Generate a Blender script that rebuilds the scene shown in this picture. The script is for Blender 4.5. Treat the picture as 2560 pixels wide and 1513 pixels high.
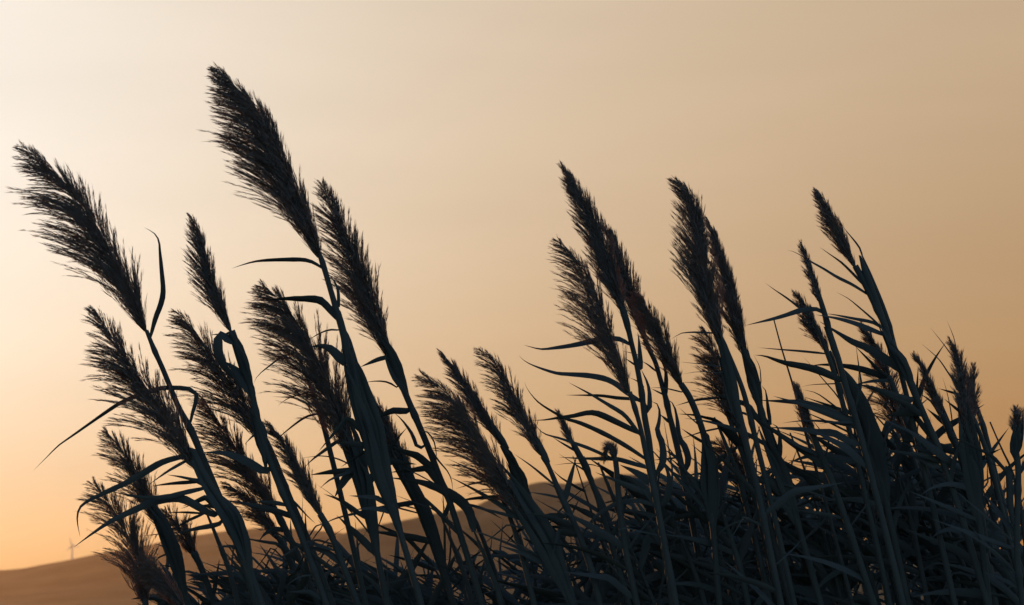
import bpy, math, random
import numpy as np
from mathutils import Vector

random.seed(7)
rng = np.random.default_rng(7)
scene = bpy.context.scene
for o in list(bpy.data.objects):
    bpy.data.objects.remove(o, do_unlink=True)
COL = scene.collection

# ------------------------------------------------------------------ camera
EYE = Vector((0.0, 0.0, 1.65))
PITCH = math.radians(7.43)
LENS, SENSOR = 85.0, 36.0
cam_data = bpy.data.cameras.new('camera')
cam_data.lens = LENS
cam_data.sensor_width = SENSOR
cam_data.clip_start = 0.05
cam_data.clip_end = 60000.0
cam_data.dof.use_dof = True
cam_data.dof.focus_distance = 5.55
cam_data.dof.aperture_fstop = 11.0
cam = bpy.data.objects.new('camera', cam_data)
cam.location = EYE
cam.rotation_euler = (math.pi / 2 + PITCH, 0, 0)
COL.objects.link(cam)
scene.camera = cam

# ------------------------------------------------------------------ sky and sun
SUN_EL, SUN_AZ = 5.0, -17.0          # degrees; azimuth from +Y, negative = left of the view
world = bpy.data.worlds.new('World')
scene.world = world
world.use_nodes = True
wn, wl = world.node_tree.nodes, world.node_tree.links
bg = wn['Background']
bg.inputs['Strength'].default_value = 0.1
sky = wn.new('ShaderNodeTexSky')
sky.sky_type = 'NISHITA'
sky.sun_disc = False
sky.sun_elevation = math.radians(SUN_EL)
sky.sun_rotation = math.radians(SUN_AZ)
sky.dust_density = 2.0
sky.air_density = 1.0
sky.ozone_density = 1.0


def wmath(op, a, b=None):
    n = wn.new('ShaderNodeMath')
    n.operation = op
    for i, v in enumerate((a, b)):
        if v is None:
            continue
        if isinstance(v, (int, float)):
            n.inputs[i].default_value = v
        else:
            wl.new(v, n.inputs[i])
    return n.outputs[0]


# dusk haze on the clear Nishita sky: softer contrast round the sun, warm extinction towards the horizon
SKY_H, SKY_K = 0.3, 0.2
SKY_FIT = ((0.028, 0.345, -1.15), (0.215, 0.60, -1.99), (0.475, 0.96, -3.02))
bw = wn.new('ShaderNodeRGBToBW')
wl.new(sky.outputs[0], bw.inputs[0])
lum = bw.outputs[0]
sep = wn.new('ShaderNodeSeparateColor')
wl.new(sky.outputs[0], sep.inputs[0])
tc = wn.new('ShaderNodeTexCoord')
sx = wn.new('ShaderNodeSeparateXYZ')
wl.new(tc.outputs['Generated'], sx.inputs[0])
zpos = wmath('MAXIMUM', sx.outputs['Z'], 0.0)
horizon = wmath('POWER', math.e, wmath('MULTIPLY', zpos, -1.0 / SKY_K))
comb = wn.new('ShaderNodeCombineColor')
for i, (fa, fg, fe) in enumerate(SKY_FIT):
    v = wmath('POWER', lum, fg)
    r = wmath('POWER', wmath('DIVIDE', sep.outputs[i], wmath('MAXIMUM', lum, 1e-6)), SKY_H)
    x = wmath('POWER', math.e, wmath('MULTIPLY', horizon, fe))
    c = wmath('MULTIPLY', wmath('MULTIPLY', v, r), wmath('MULTIPLY', x, 10.0 * math.exp(fa) * 0.1 ** fg))
    wl.new(c, comb.inputs[i])
# away from the sun the haze glow gives way to the plain blue dusk sky
az, el = math.radians(SUN_AZ), math.radians(SUN_EL)
to_sun = Vector((math.sin(az) * math.cos(el), math.cos(az) * math.cos(el), math.sin(el)))
dot = wn.new('ShaderNodeVectorMath')
dot.operation = 'DOT_PRODUCT'
wl.new(tc.outputs['Generated'], dot.inputs[0])
dot.inputs[1].default_value = to_sun
fade = wn.new('ShaderNodeMapRange')
fade.interpolation_type = 'SMOOTHSTEP'
fade.inputs['From Min'].default_value = -0.1
fade.inputs['From Max'].default_value = 0.86
wl.new(dot.outputs['Value'], fade.inputs['Value'])
dusk = wn.new('ShaderNodeMix')
dusk.data_type = 'RGBA'
dusk.blend_type = 'MULTIPLY'
dusk.inputs[0].default_value = 1.0
wl.new(sky.outputs[0], dusk.inputs[6])
dusk.inputs[7].default_value = (3.2, 3.5, 4.1, 1)
mixs = wn.new('ShaderNodeMix')
mixs.data_type = 'RGBA'
wl.new(fade.outputs[0], mixs.inputs[0])
wl.new(dusk.outputs[2], mixs.inputs[6])
wl.new(comb.outputs[0], mixs.inputs[7])
# faint uneven veils in the hazy air
vmap = wn.new('ShaderNodeMapping')
vmap.inputs['Scale'].default_value = (1.6, 1.6, 9.0)
wl.new(tc.outputs['Generated'], vmap.inputs[0])
veil = wn.new('ShaderNodeTexNoise')
veil.inputs['Scale'].default_value = 2.2
veil.inputs['Detail'].default_value = 3.0
wl.new(vmap.outputs[0], veil.inputs['Vector'])
vr = wn.new('ShaderNodeMapRange')
vr.inputs['From Min'].default_value = 0.3
vr.inputs['From Max'].default_value = 0.7
vr.inputs['To Min'].default_value = 0.955
vr.inputs['To Max'].default_value = 1.04
wl.new(veil.outputs[0], vr.inputs['Value'])
vm = wn.new('ShaderNodeVectorMath')
vm.operation = 'SCALE'
wl.new(mixs.outputs[2], vm.inputs[0])
wl.new(vr.outputs[0], vm.inputs['Scale'])
wl.new(vm.outputs[0], bg.inputs['Color'])

sun_data = bpy.data.lights.new('sun', 'SUN')
sun_data.energy = 1.8
sun_data.angle = math.radians(0.5)
sun_data.color = (1.0, 0.52, 0.24)
sun = bpy.data.objects.new('sun', sun_data)
sun.rotation_euler = (-to_sun).to_track_quat('-Z', 'Y').to_euler()
sun.location = to_sun * 50
COL.objects.link(sun)

scene.view_settings.view_transform = 'Standard'
scene.view_settings.look = 'None'
scene.view_settings.exposure = 0.0
scene.view_settings.gamma = 1.0
scene.view_settings.use_curve_mapping = False
scene.cycles.use_denoising = True
scene.cycles.max_bounces = 6
scene.cycles.volume_bounces = 1

# ------------------------------------------------------------------ helpers
FWD = np.array((0, math.cos(PITCH), math.sin(PITCH)))
UP = np.array((0, -math.sin(PITCH), math.cos(PITCH)))
RIGHT = np.array((1.0, 0, 0))
EYEN = np.array(EYE)
PXS = SENSOR / LENS / 2560.0         # metres per photo pixel at one metre


def at(px, py, d):
    """World point d metres deep that the photo pixel (2560 wide) shows."""
    px, py, d = (np.asarray(v, float) for v in (px, py, d))
    v = RIGHT * ((px - 1280) * PXS)[..., None] + UP * ((756.5 - py) * PXS)[..., None] + FWD
    return EYEN + v * d[..., None]


def project(p):
    v = np.asarray(p) - EYEN
    d = v @ FWD
    return 1280 + (v @ RIGHT) / d / PXS, 756.5 - (v @ UP) / d / PXS, d


def spline(pts, n):
    """Centripetal-ish Catmull-Rom through pts (k x m), n samples evenly spaced by length."""
    p = np.asarray(pts, float)
    if len(p) == 2:
        t = np.linspace(0, 1, n)[:, None]
        return p[0] * (1 - t) + p[1] * t
    q = np.vstack([2 * p[0] - p[1], p, 2 * p[-1] - p[-2]])
    out = []
    for i in range(1, len(q) - 2):
        a, b, c, d = q[i - 1:i + 3]
        t = np.linspace(0, 1, 12, endpoint=False)[:, None]
        m1, m2 = 0.45 * (c - a), 0.45 * (d - b)
        h1, h2 = 2 * t**3 - 3 * t**2 + 1, -2 * t**3 + 3 * t**2
        out.append(h1 * b + (t**3 - 2 * t**2 + t) * m1 + h2 * c + (t**3 - t**2) * m2)
    out.append(p[-1:])
    s = np.vstack(out)
    L = np.r_[0, np.cumsum(np.linalg.norm(np.diff(s[:, :2] if s.shape[1] < 4 else s[:, :3], axis=0), axis=1))]
    L += np.arange(len(L)) * 1e-9
    u = np.linspace(0, L[-1], n)
    return np.stack([np.interp(u, L, s[:, k]) for k in range(s.shape[1])], 1)


def unit(v):
    return v / np.maximum(np.linalg.norm(v, axis=-1, keepdims=True), 1e-12)


def mesh_from(name, verts, tris=None, quads=None, smooth=False):
    me = bpy.data.meshes.new(name)
    verts = np.asarray(verts, np.float32)
    parts, sizes = [], []
    if tris is not None and len(tris):
        parts.append(np.asarray(tris, np.int32).ravel()); sizes.append(np.full(len(tris), 3, np.int32))
    if quads is not None and len(quads):
        parts.append(np.asarray(quads, np.int32).ravel()); sizes.append(np.full(len(quads), 4, np.int32))
    idx = np.concatenate(parts); sz = np.concatenate(sizes)
    me.vertices.add(len(verts)); me.vertices.foreach_set('co', verts.ravel())
    me.loops.add(len(idx)); me.loops.foreach_set('vertex_index', idx)
    me.polygons.add(len(sz))
    me.polygons.foreach_set('loop_start', np.r_[0, np.cumsum(sz)[:-1]].astype(np.int32))
    me.polygons.foreach_set('loop_total', sz)
    if smooth:
        me.polygons.foreach_set('use_smooth', np.ones(len(sz), bool))
    me.update(calc_edges=True)
    return me


def add(name, me, mat, parent=None, loc=(0, 0, 0)):
    o = bpy.data.objects.new(name, me)
    if mat:
        me.materials.append(mat)
    o.location = loc
    if parent:
        o.parent = parent
    COL.objects.link(o)
    return o


def tag(o, label=None, cat=None, group=None, kind=None):
    for k, v in (('label', label), ('category', cat), ('group', group), ('kind', kind)):
        if v:
            o[k] = v
    return o


def frames(p):
    """Tangents and two normals along a polyline."""
    t = unit(np.gradient(p, axis=0))
    ref = np.where(np.abs(t @ FWD)[:, None] > 0.95, RIGHT, FWD)
    s = unit(np.cross(t, ref))
    return t, s, unit(np.cross(s, t))


def tube(p, r, sides=7, cap=True):
    t, a, b = frames(p)
    ang = np.linspace(0, 2 * math.pi, sides, endpoint=False)
    ring = a[:, None] * np.cos(ang)[None, :, None] + b[:, None] * np.sin(ang)[None, :, None]
    v = (p[:, None] + ring * np.asarray(r)[:, None, None]).reshape(-1, 3)
    n = len(p)
    i = np.arange(n - 1)[:, None] * sides + np.arange(sides)[None]
    j = np.arange(n - 1)[:, None] * sides + (np.arange(sides)[None] + 1) % sides
    q = np.stack([i, j, j + sides, i + sides], -1).reshape(-1, 4)
    tri = []
    if cap:
        v = np.vstack([v, p[:1], p[-1:]])
        c0, c1 = n * sides, n * sides + 1
        for k in range(sides):
            tri.append((c0, (k + 1) % sides, k))
            tri.append((c1, (n - 1) * sides + k, (n - 1) * sides + (k + 1) % sides))
    return v, tri, q


# ------------------------------------------------------------------ materials
def material(name, c0, c1, scale, rough=0.7, spec=0.2, detail=4.0, bump=0.0):
    m = bpy.data.materials.new(name)
    m.use_nodes = True
    n, l = m.node_tree.nodes, m.node_tree.links
    b = n['Principled BSDF']
    b.inputs['Roughness'].default_value = rough
    b.inputs['Specular IOR Level'].default_value = spec
    tcn = n.new('ShaderNodeTexCoord')
    nz = n.new('ShaderNodeTexNoise')
    nz.inputs['Scale'].default_value = scale
    nz.inputs['Detail'].default_value = detail
    l.new(tcn.outputs['Object'], nz.inputs['Vector'])
    rp = n.new('ShaderNodeValToRGB')
    rp.color_ramp.elements[0].position = 0.35
    rp.color_ramp.elements[1].position = 0.65
    rp.color_ramp.elements[0].color = (*c0, 1)
    rp.color_ramp.elements[1].color = (*c1, 1)
    l.new(nz.outputs['Fac'], rp.inputs[0])
    l.new(rp.outputs[0], b.inputs['Base Color'])
    if bump:
        bp = n.new('ShaderNodeBump')
        bp.inputs['Strength'].default_value = bump
        l.new(nz.outputs['Fac'], bp.inputs['Height'])
        l.new(bp.outputs[0], b.inputs['Normal'])
    return m


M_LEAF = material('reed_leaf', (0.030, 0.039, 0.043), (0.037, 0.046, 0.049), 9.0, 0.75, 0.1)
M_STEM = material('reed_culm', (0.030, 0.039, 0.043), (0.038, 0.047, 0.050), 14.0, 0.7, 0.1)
M_PLUME = material('reed_plume', (0.115, 0.14, 0.155), (0.155, 0.175, 0.185), 30.0, 0.85, 0.05)
# the thin seed hairs let some of the low sun through
_n, _l = M_PLUME.node_tree.nodes, M_PLUME.node_tree.links
_t = _n.new('ShaderNodeBsdfTranslucent')
_t.inputs['Color'].default_value = (0.60, 0.33, 0.17, 1)
_m = _n.new('ShaderNodeMixShader')
_m.inputs[0].default_value = 0.5
_l.new(_n['Principled BSDF'].outputs[0], _m.inputs[1])
_l.new(_t.outputs[0], _m.inputs[2])
_l.new(_m.outputs[0], _n['Material Output'].inputs['Surface'])
M_HILL = material('hill_scrub', (0.050, 0.045, 0.030), (0.105, 0.085, 0.055), 0.004, 0.95, 0.05, 9.0)
M_GROUND = material('dry_ground', (0.055, 0.050, 0.030), (0.130, 0.105, 0.065), 1.3, 0.95, 0.05, 8.0, 0.4)
M_WHITE = material('turbine_paint', (0.40, 0.40, 0.40), (0.46, 0.46, 0.46), 0.3, 0.45, 0.4)

# ------------------------------------------------------------------ ground, hills, haze
s = 12000.0
g = mesh_from('ground', [(-s, -2500, 0), (s, -2500, 0), (s, s, 0), (-s, s, 0)], quads=[(0, 1, 2, 3)])
tag(add('ground', g, M_GROUND), kind='structure')


def wobble(x, seed, f0, octaves=6):
    r = np.random.default_rng(seed)
    y = np.zeros_like(x, float)
    for o in range(octaves):
        f = f0 * 2 ** o
        y += np.sin(x * f + r.uniform(0, 6.28)) * np.sin(x * f * 0.37 + r.uniform(0, 6.28)) / 1.7 ** o
    return y


def hill(name, ridge, dist, front, back, seed, rough):
    """A ridge seen at dist metres: a real height field sloping down to the plain on both sides."""
    px = np.linspace(ridge[0][0], ridge[-1][0], 420)
    py = np.interp(px, [a for a, _ in ridge], [b for _, b in ridge])
    k = np.hanning(9); k /= k.sum()
    py = np.convolve(np.pad(py, 4, mode='edge'), k, mode='valid')
    top = at(px, py, np.full_like(px, dist))
    h0 = np.maximum(top[:, 2], 2.0) + wobble(top[:, 0], seed, 1 / 260.0) * rough * np.clip(top[:, 2] / 120, 0.1, 1)
    rows = np.r_[np.linspace(-front, -40, 26), np.linspace(0, back, 14)]
    V = []
    for r in rows:
        f = 1 - abs(r) / (front if r < 0 else back)
        f = f ** 1.35 * (0.82 + 0.18 * f)
        gully = wobble(top[:, 0] + r * 0.6, seed + 3, 1 / 420.0, 5) * 9.0 * (1 - f) * f * 2
        scale = (dist + r) / dist
        V.append(np.stack([top[:, 0] * scale, top[:, 1] * scale, h0 * f + gully * np.clip(h0 / 100, 0, 1) - 3 * (1 - f)], 1))
    n, m = len(px), len(rows)
    i = (np.arange(m - 1)[:, None] * n + np.arange(n - 1)[None]).ravel()
    q = np.stack([i, i + 1, i + n + 1, i + n], 1)
    return tag(add(name, mesh_from(name, np.vstack(V), quads=q, smooth=True), M_HILL), kind='structure')


FAR_RIDGE = [(-2600, 1500), (-1400, 1470), (-500, 1447), (0, 1426), (60, 1421), (100, 1412), (160, 1402), (240, 1386), (330, 1370), (420, 1352),
             (500, 1336), (580, 1325), (640, 1320), (740, 1322), (820, 1328), (950, 1345), (1100, 1370), (1400, 1430), (1900, 1500)]
NEAR_RIDGE = [(300, 1530), (600, 1450), (780, 1370), (850, 1336), (888, 1322), (960, 1308), (1044, 1294), (1080, 1284), (1148, 1277), (1192, 1265),
              (1214, 1252), (1260, 1233), (1313, 1214), (1342, 1205), (1380, 1204), (1411, 1210), (1447, 1207), (1482, 1197),
              (1509, 1188), (1552, 1184), (1615, 1187), (1679, 1192), (1743, 1203), (1800, 1216), (1900, 1246), (2000, 1290),
              (2120, 1335), (2250, 1380), (2400, 1425), (2700, 1475), (3600, 1510)]
hill('hill', FAR_RIDGE, 8500.0, 2200.0, 1400.0, 5, 1.2)
hill('hill', NEAR_RIDGE, 6000.0, 2000.0, 1200.0, 11, 1.6)

B = [(-12600, -2700, -6), (12600, -2700, -6), (12600, 12700, -6), (-12600, 12700, -6)]
hv = B + [(x, y, 460) for x, y, _ in B]
hz = mesh_from('haze', hv, quads=[(3, 2, 1, 0), (4, 5, 6, 7), (0, 1, 5, 4), (1, 2, 6, 5), (2, 3, 7, 6), (3, 0, 4, 7)])
M_HAZE = bpy.data.materials.new('haze_air')
M_HAZE.use_nodes = True
hn, hl = M_HAZE.node_tree.nodes, M_HAZE.node_tree.links
hn.remove(hn['Principled BSDF'])
pv = hn.new('ShaderNodeVolumePrincipled')
pv.inputs['Color'].default_value = (0.95, 0.70, 0.44, 1)
pv.inputs['Density'].default_value = 8.2e-6
pv.inputs['Anisotropy'].default_value = 0.78
hl.new(pv.outputs[0], hn['Material Output'].inputs['Volume'])
tag(add('haze', hz, M_HAZE), kind='stuff', label='thin warm evening haze over plain and hills', cat='haze')

# ------------------------------------------------------------------ wind turbine on the far ridge
def wind_turbine():
    base = at(180.0, 1399.0, 8500.0)
    hub = at(181.0, 1363.0, 8500.0)
    H = hub[2] - base[2]
    root = bpy.data.objects.new('wind_turbine', None)
    root.location = base
    COL.objects.link(root)
    tag(root, 'small three bladed wind turbine standing on the hazy hill ridge', 'wind turbine')
    z = np.linspace(-6, H - 1.6, 12)
    p = np.stack([np.zeros(12), np.zeros(12), z], 1)
    v, t, q = tube(p, np.linspace(3.2, 2.2, 12), 14)
    add('tower', mesh_from('tower', v, t, q, True), M_WHITE, root)
    y = np.linspace(-4.5, 6.5, 9)
    p = np.stack([np.zeros(9), y, np.full(9, H)], 1)
    v, t, q = tube(p, np.array([1.9, 2.9, 3.4, 3.6, 3.6, 3.4, 3.2, 2.8, 1.8]), 10)
    add('nacelle', mesh_from('nacelle', v, t, q, True), M_WHITE, root)
    y = np.linspace(-7.6, -4.3, 7)
    p = np.stack([np.zeros(7), y, np.full(7, H)], 1)
    v, t, q = tube(p, np.array([0.2, 0.9, 1.4, 1.7, 1.8, 1.8, 1.5]), 12)
    add('hub', mesh_from('hub', v, t, q, True), M_WHITE, root)
    for a in (227, 347, 107):
        a = math.radians(a)
        d = np.array([math.cos(a), 0, math.sin(a)])
        c = np.array([-math.sin(a), 0, math.cos(a)])
        n = np.array([0, 1.0, 0])
        R = np.linspace(1.2, 27.0, 14)
        chord = np.interp(R, [1.2, 4, 7, 27], [2.4, 2.9, 3.8, 1.2])
        tw = np.radians(np.interp(R, [1.2, 6, 27], [30, 18, 2]))
        V = []
        for r, w, k in zip(R, chord, tw):
            e = c * math.cos(k) + n * math.sin(k)
            f = -c * math.sin(k) + n * math.cos(k)
            o = d * r + np.array([0, -5.8, H])
            V += [o - e * w * 0.35, o + f * w * 0.12, o + e * w * 0.65, o - f * w * 0.08]
        q = []
        for i in range(13):
            for k in range(4):
                q.append((i * 4 + k, i * 4 + (k + 1) % 4, i * 4 + 4 + (k + 1) % 4, i * 4 + 4 + k))
        q.append((3, 2, 1, 0)); q.append((52, 53, 54, 55))
        add('blade', mesh_from('blade', V, quads=q, smooth=True), M_WHITE, root)


wind_turbine()


# ------------------------------------------------------------------ reeds
def spindles(a, b, w, mid=0.4):
    """Many three-sided spikelets from a to b (n x 3), greatest radius w: one mesh's vertices and triangles."""
    n = len(a)
    t = unit(b - a)
    ref = unit(rng.normal(size=(n, 3)))
    u = unit(np.cross(t, ref))
    v = np.cross(t, u)
    m = a + (b - a) * mid
    V = np.empty((n, 5, 3))
    V[:, 0], V[:, 4] = a, b
    for k in range(3):
        ang = 2 * math.pi * k / 3
        V[:, 1 + k] = m + (u * math.cos(ang) + v * math.sin(ang)) * w[:, None]
    base = np.arange(n)[:, None, None] * 5
    f = np.array([(0, 2, 1), (0, 3, 2), (0, 1, 3), (4, 1, 2), (4, 2, 3), (4, 3, 1)])[None]
    return V.reshape(-1, 3), (base + f).reshape(-1, 3)


def plume_mesh(pts, depth, wl, wr, al=34, ar=16, dens=1.0, solid=0.3, tipw=0.35, bow=0.0):
    """A panicle along pts (tip first, photo px). wl / wr: reach of the branches down-wind and up-wind in px;
    al / ar: how far they stand off the axis in degrees; solid: part of the length where they lie packed."""
    sp = spline([p for p in pts][::-1], 60)
    n = 60
    dep = depth + bow * np.linspace(0, 1, n) ** 1.5
    P = at(sp[:, 0], sp[:, 1], dep)
    mpp = depth * PXS
    T = unit(np.gradient(P, axis=0))
    Lf = unit(np.cross(T, FWD))          # to the left of the axis, seen from the camera
    length = np.linalg.norm(np.diff(P, axis=0), axis=1).sum()
    lpx = length / mpp

    def axis(u):
        f = np.clip(u, 0, 1) * (n - 1)
        return np.stack([np.interp(f, np.arange(n), P[:, k]) for k in range(3)], -1), \
            unit(np.stack([np.interp(f, np.arange(n), T[:, k]) for k in range(3)], -1)), \
            unit(np.stack([np.interp(f, np.arange(n), Lf[:, k]) for k in range(3)], -1))

    # branches grow in tufts along the axis; those of one tuft lie nearly parallel, like combed hair
    nt = int(0.10 * lpx * dens) + 9
    tu = np.sort((np.arange(nt) + rng.uniform(0.1, 0.9, nt)) / nt) * 0.97
    tside = np.where(rng.uniform(size=nt) < wl / (wl + wr) * 0.85 + 0.06, 1.0, -1.0)
    tout = rng.uniform(0.72, 1.15, nt) * rng.choice([1, 1, 1, 1, 1.22], nt)
    tang = rng.uniform(0.8, 1.25, nt)
    tphi = rng.normal(0, 0.55, nt)
    per = 5
    k0 = np.repeat(np.arange(nt), per)
    nb = len(k0)
    u = np.clip(tu[k0] + rng.normal(0, 0.014, nb), 0, 0.98)
    side = tside[k0]
    reach = np.where(side > 0, wl, wr) * mpp
    fac = tout[k0] * rng.uniform(0.5, 1.1, nb)
    th0 = np.radians(rng.uniform(3, 12, nb))
    th1 = th0 + np.radians(np.where(side > 0, al, ar) * 1.3 * np.interp(u, [0, 0.55, 1.0], [1.0, 1.0, 0.45]) * tang[k0] * rng.uniform(0.85, 1.15, nb))
    kk = th1 - th0
    lat1 = (np.cos(th0) - np.cos(th1)) / kk
    fwd1 = (np.sin(th1) - np.sin(th0)) / kk
    ue = np.minimum(u + 0.2, 1.0)             # where along the axis a branch ends: the outline is set there
    for _ in range(6):
        env = np.interp(ue, [0, 0.08, 0.22, 0.45, 0.7, 0.88, 1.0, 1.2], [0.10, 0.50, 1.05, 1.14, 0.94, 0.34 + 0.42 * tipw, 0.08 + 0.25 * tipw, 0.03])
        out = reach * env * fac
        blen = np.minimum(out / lat1, length * 0.5)
        ue = 0.5 * ue + 0.5 * (u + fwd1 * blen / length)
    blen = np.maximum(np.minimum(blen, length * np.clip((1.02 - u) / fwd1, 0.04, 0.5)), 10 * mpp)
    phi = tphi[k0] + rng.normal(0, 0.2, nb)
    A, Tb, Lb = axis(u)
    rad = Lb * (side * np.cos(phi))[:, None] + FWD * np.sin(phi)[:, None] * 0.8
    sag = rng.uniform(-0.03, 0.03, nb)

    def branch(k, t):
        th = th0[k] + kk[k] * t
        lat = (np.cos(th0[k]) - np.cos(th)) / kk[k] * blen[k]
        ah = (np.sin(th) - np.sin(th0[k])) / kk[k] * blen[k] / length
        ax, tx, _ = axis(u[k] + ah)
        over = np.maximum(u[k] + ah - 1.0, 0) * length
        p = ax + tx * over[:, None] + rad[k] * lat[:, None]
        p[:, 2] -= sag[k] * t ** 2 * blen[k]
        return p

    SA, SB, SW = [], [], []
    # branch stalks
    k = np.repeat(np.arange(nb), 5)
    t0 = np.tile(np.arange(5) / 5.0, nb)
    SA.append(branch(k, t0)); SB.append(branch(k, t0 + 0.22)); SW.append(np.full(len(k), 0.6 * mpp))
    # spikelets, lying close along their branch
    cnt = np.maximum(3, (blen / mpp / 3.5 * (0.75 + 0.35 * dens)).astype(int))
    k = np.repeat(np.arange(nb), cnt)
    t = rng.uniform(0.05, 1.0, len(k)) ** 0.9
    p = branch(k, t)
    q = branch(k, np.minimum(t + 0.05, 1.05))
    d = unit(q - p)
    p = p + rng.normal(0, 1.6 * mpp, p.shape) * (1.1 - 0.6 * t)[:, None]
    d = unit(d + rng.normal(0, 0.085, d.shape))
    sl = rng.uniform(18, 40, len(k)) * mpp * (0.65 + 0.35 * np.minimum(lpx / 450, 1.2)) * np.clip(1.15 - 0.55 * t, 0.4, 1) * np.clip(2.0 * (1.15 - u[k]), 0.4, 1)
    SA.append(p); SB.append(p + d * sl[:, None]); SW.append(rng.uniform(0.27, 0.62, len(k)) * mpp)
    # packed inner spikelets along the lower axis
    ns = int(lpx * 4.4 * dens * (0.4 + solid))
    us = rng.uniform(0, 1, ns) ** 1.25 * min(0.93, 0.5 + solid * 0.5)
    c, tt, ll = axis(us)
    off = np.minimum(np.abs(rng.normal(0, 0.34, ns)), 0.7) * np.minimum(us / 0.3 + 0.05, 1) * (1 - 0.8 * us)
    sd = np.where(rng.uniform(size=ns) < wl / (wl + wr), 1.0, -1.0)
    ww = np.where(sd > 0, wl, wr) * mpp * 0.8
    f = rng.normal(0, 0.25, ns)
    p = c + ll * (off * ww * sd)[:, None] + FWD * (f * wl * mpp * 0.5 * np.minimum(us / 0.2 + 0.1, 1))[:, None]
    aa = np.radians(np.where(sd > 0, al, -ar) * rng.uniform(0.1, 0.75, ns))
    d = unit(tt * np.cos(aa)[:, None] + ll * np.sin(aa)[:, None] + rng.normal(0, 0.07, (ns, 3)))
    sl = rng.uniform(22, 48, ns) * mpp * np.clip(1.15 - us, 0.3, 1)
    SA.append(p); SB.append(p + d * sl[:, None]); SW.append(rng.uniform(0.5, 1.0, ns) * mpp)
    V, F = spindles(np.vstack(SA), np.vstack(SB), np.concatenate(SW))
    # rachis
    rr = np.interp(np.linspace(0, 1, n), [0, 0.5, 1], [3.6, 2.2, 0.5]) * mpp
    v2, t2, q2 = tube(P, rr, 5)
    return np.vstack([V, v2]), np.vstack([F, np.array(t2) + len(V)]), q2 + len(V)


LEAF_PROF = ([0, 0.06, 0.18, 0.36, 0.6, 0.82, 1.0], [0.42, 0.7, 0.95, 1.0, 0.72, 0.34, 0.02])


def leaf_mesh(pts, width, d0, d1, prof=LEAF_PROF, tilt=None, n=None):
    """Ribbon leaf along pts (base first, photo px), width px, depth d0 at the base to d1 at the tip, folded along its midrib."""
    ln = sum(math.hypot(b[0] - a[0], b[1] - a[1]) for a, b in zip(pts, pts[1:]))
    n = n or int(np.clip(ln / 14, 8, 26))
    sp = spline(pts, n)
    t = np.linspace(0, 1, n)
    dep = d0 + (d1 - d0) * t ** 1.2
    P = at(sp[:, 0], sp[:, 1], dep)
    T = unit(np.gradient(P, axis=0))
    view = unit(P - EYEN)
    side = unit(np.cross(T, view))
    if tilt is None:
        tilt = random.uniform(-0.75, 0.75)
    tl = tilt + 0.5 * math.copysign(1, tilt) * (t - 0.4)
    nrm = unit(np.cross(side, T))
    s = side * np.cos(tl)[:, None] + nrm * np.sin(tl)[:, None]
    m = unit(np.cross(s, T))
    w = np.interp(t, *prof) * width * d0 * PXS * 0.5 / np.maximum(np.cos(tl), 0.55)
    rag = 1 + 0.05 * wobble(t * 30, random.randrange(9999), 1.0, 3)
    w = (w * rag)[:, None]
    k = 0.34
    V = np.stack([P + s * w, P + s * w * 0.5 - m * w * k * 0.5, P - m * w * k * 0.72, P - s * w * 0.5 - m * w * k * 0.5, P - s * w], 1).reshape(-1, 3)
    i = (np.arange(n - 1)[:, None] * 5 + np.arange(4)[None]).ravel()
    return V, np.stack([i, i + 1, i + 6, i + 5], 1)


REEDS = []


def reed(name, label, group, depth, stem, rad, cat='reed', nodes=True, base_lean=0.14):
    """A reed: stem px polyline from its top down, rad px radii; it runs on below the picture to the ground."""
    sp = spline([(x, y, r) for (x, y), r in zip(stem, rad)], max(14, len(stem) * 7))
    P = at(sp[:, 0], sp[:, 1], np.full(len(sp), depth))
    R = np.minimum(sp[:, 2], 8.0) * depth * PXS
    d = unit(P[-1] - P[-4])
    ext, p, k = [], P[-1].copy(), 0.0
    dep_drift = random.uniform(-0.10, 0.10)
    while p[2] > 0.0 and len(ext) < 90:
        k = min(1.0, k + 0.045)
        g = unit(d * (1 - k) + np.array([base_lean, dep_drift, -1.0]) * k)
        step = 0.06 if p[2] > 0.1 else max(p[2], 0.01) / max(-g[2], 0.2)
        p = p + g * step
        ext.append(p.copy())
    if ext:
        R = np.r_[R, np.linspace(R[-1], max(R[-1] * 1.05, 0.0085), len(ext))]
        P = np.vstack([P, ext])
    base = P[-1].copy(); base[2] = 0.0
    root = bpy.data.objects.new(name, None)
    root.location = base
    root.empty_display_size = 0.1
    COL.objects.link(root)
    tag(root, label, cat, group)
    if nodes:
        L = np.r_[0, np.cumsum(np.linalg.norm(np.diff(P, axis=0), axis=1))]
        ph = random.uniform(0.02, 0.18)
        R = R * (1 + 0.24 * np.exp(-(((L + ph) % 0.19) - 0.095) ** 2 / 0.00012))
    v, t, q = tube(P - base, R, 8)
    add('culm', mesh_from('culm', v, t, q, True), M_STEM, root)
    info = dict(root=root, base=base, depth=depth, px=np.stack(project(P)[:2], 1), P=P, R=R, name=name)
    REEDS.append(info)
    return info


def give_plume(r, pts, **kw):
    v, t, q = plume_mesh(pts, r['depth'], **kw)
    add('plume', mesh_from('plume', v - r['base'], t, q), M_PLUME, r['root'])


def give_leaf(r, pts, width, d0=None, d1=None, **kw):
    d0 = r['depth'] if d0 is None else d0
    ln = sum(math.hypot(b[0] - a[0], b[1] - a[1]) for a, b in zip(pts, pts[1:]))
    if d1 is None:
        d1 = d0 + random.uniform(-0.5, 0.5) * ln * d0 * PXS
    v, q = leaf_mesh(pts, width, d0, d1, **kw)
    add('leaf', mesh_from('leaf', v - r['base'], quads=q, smooth=True), M_LEAF, r['root'])


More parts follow.
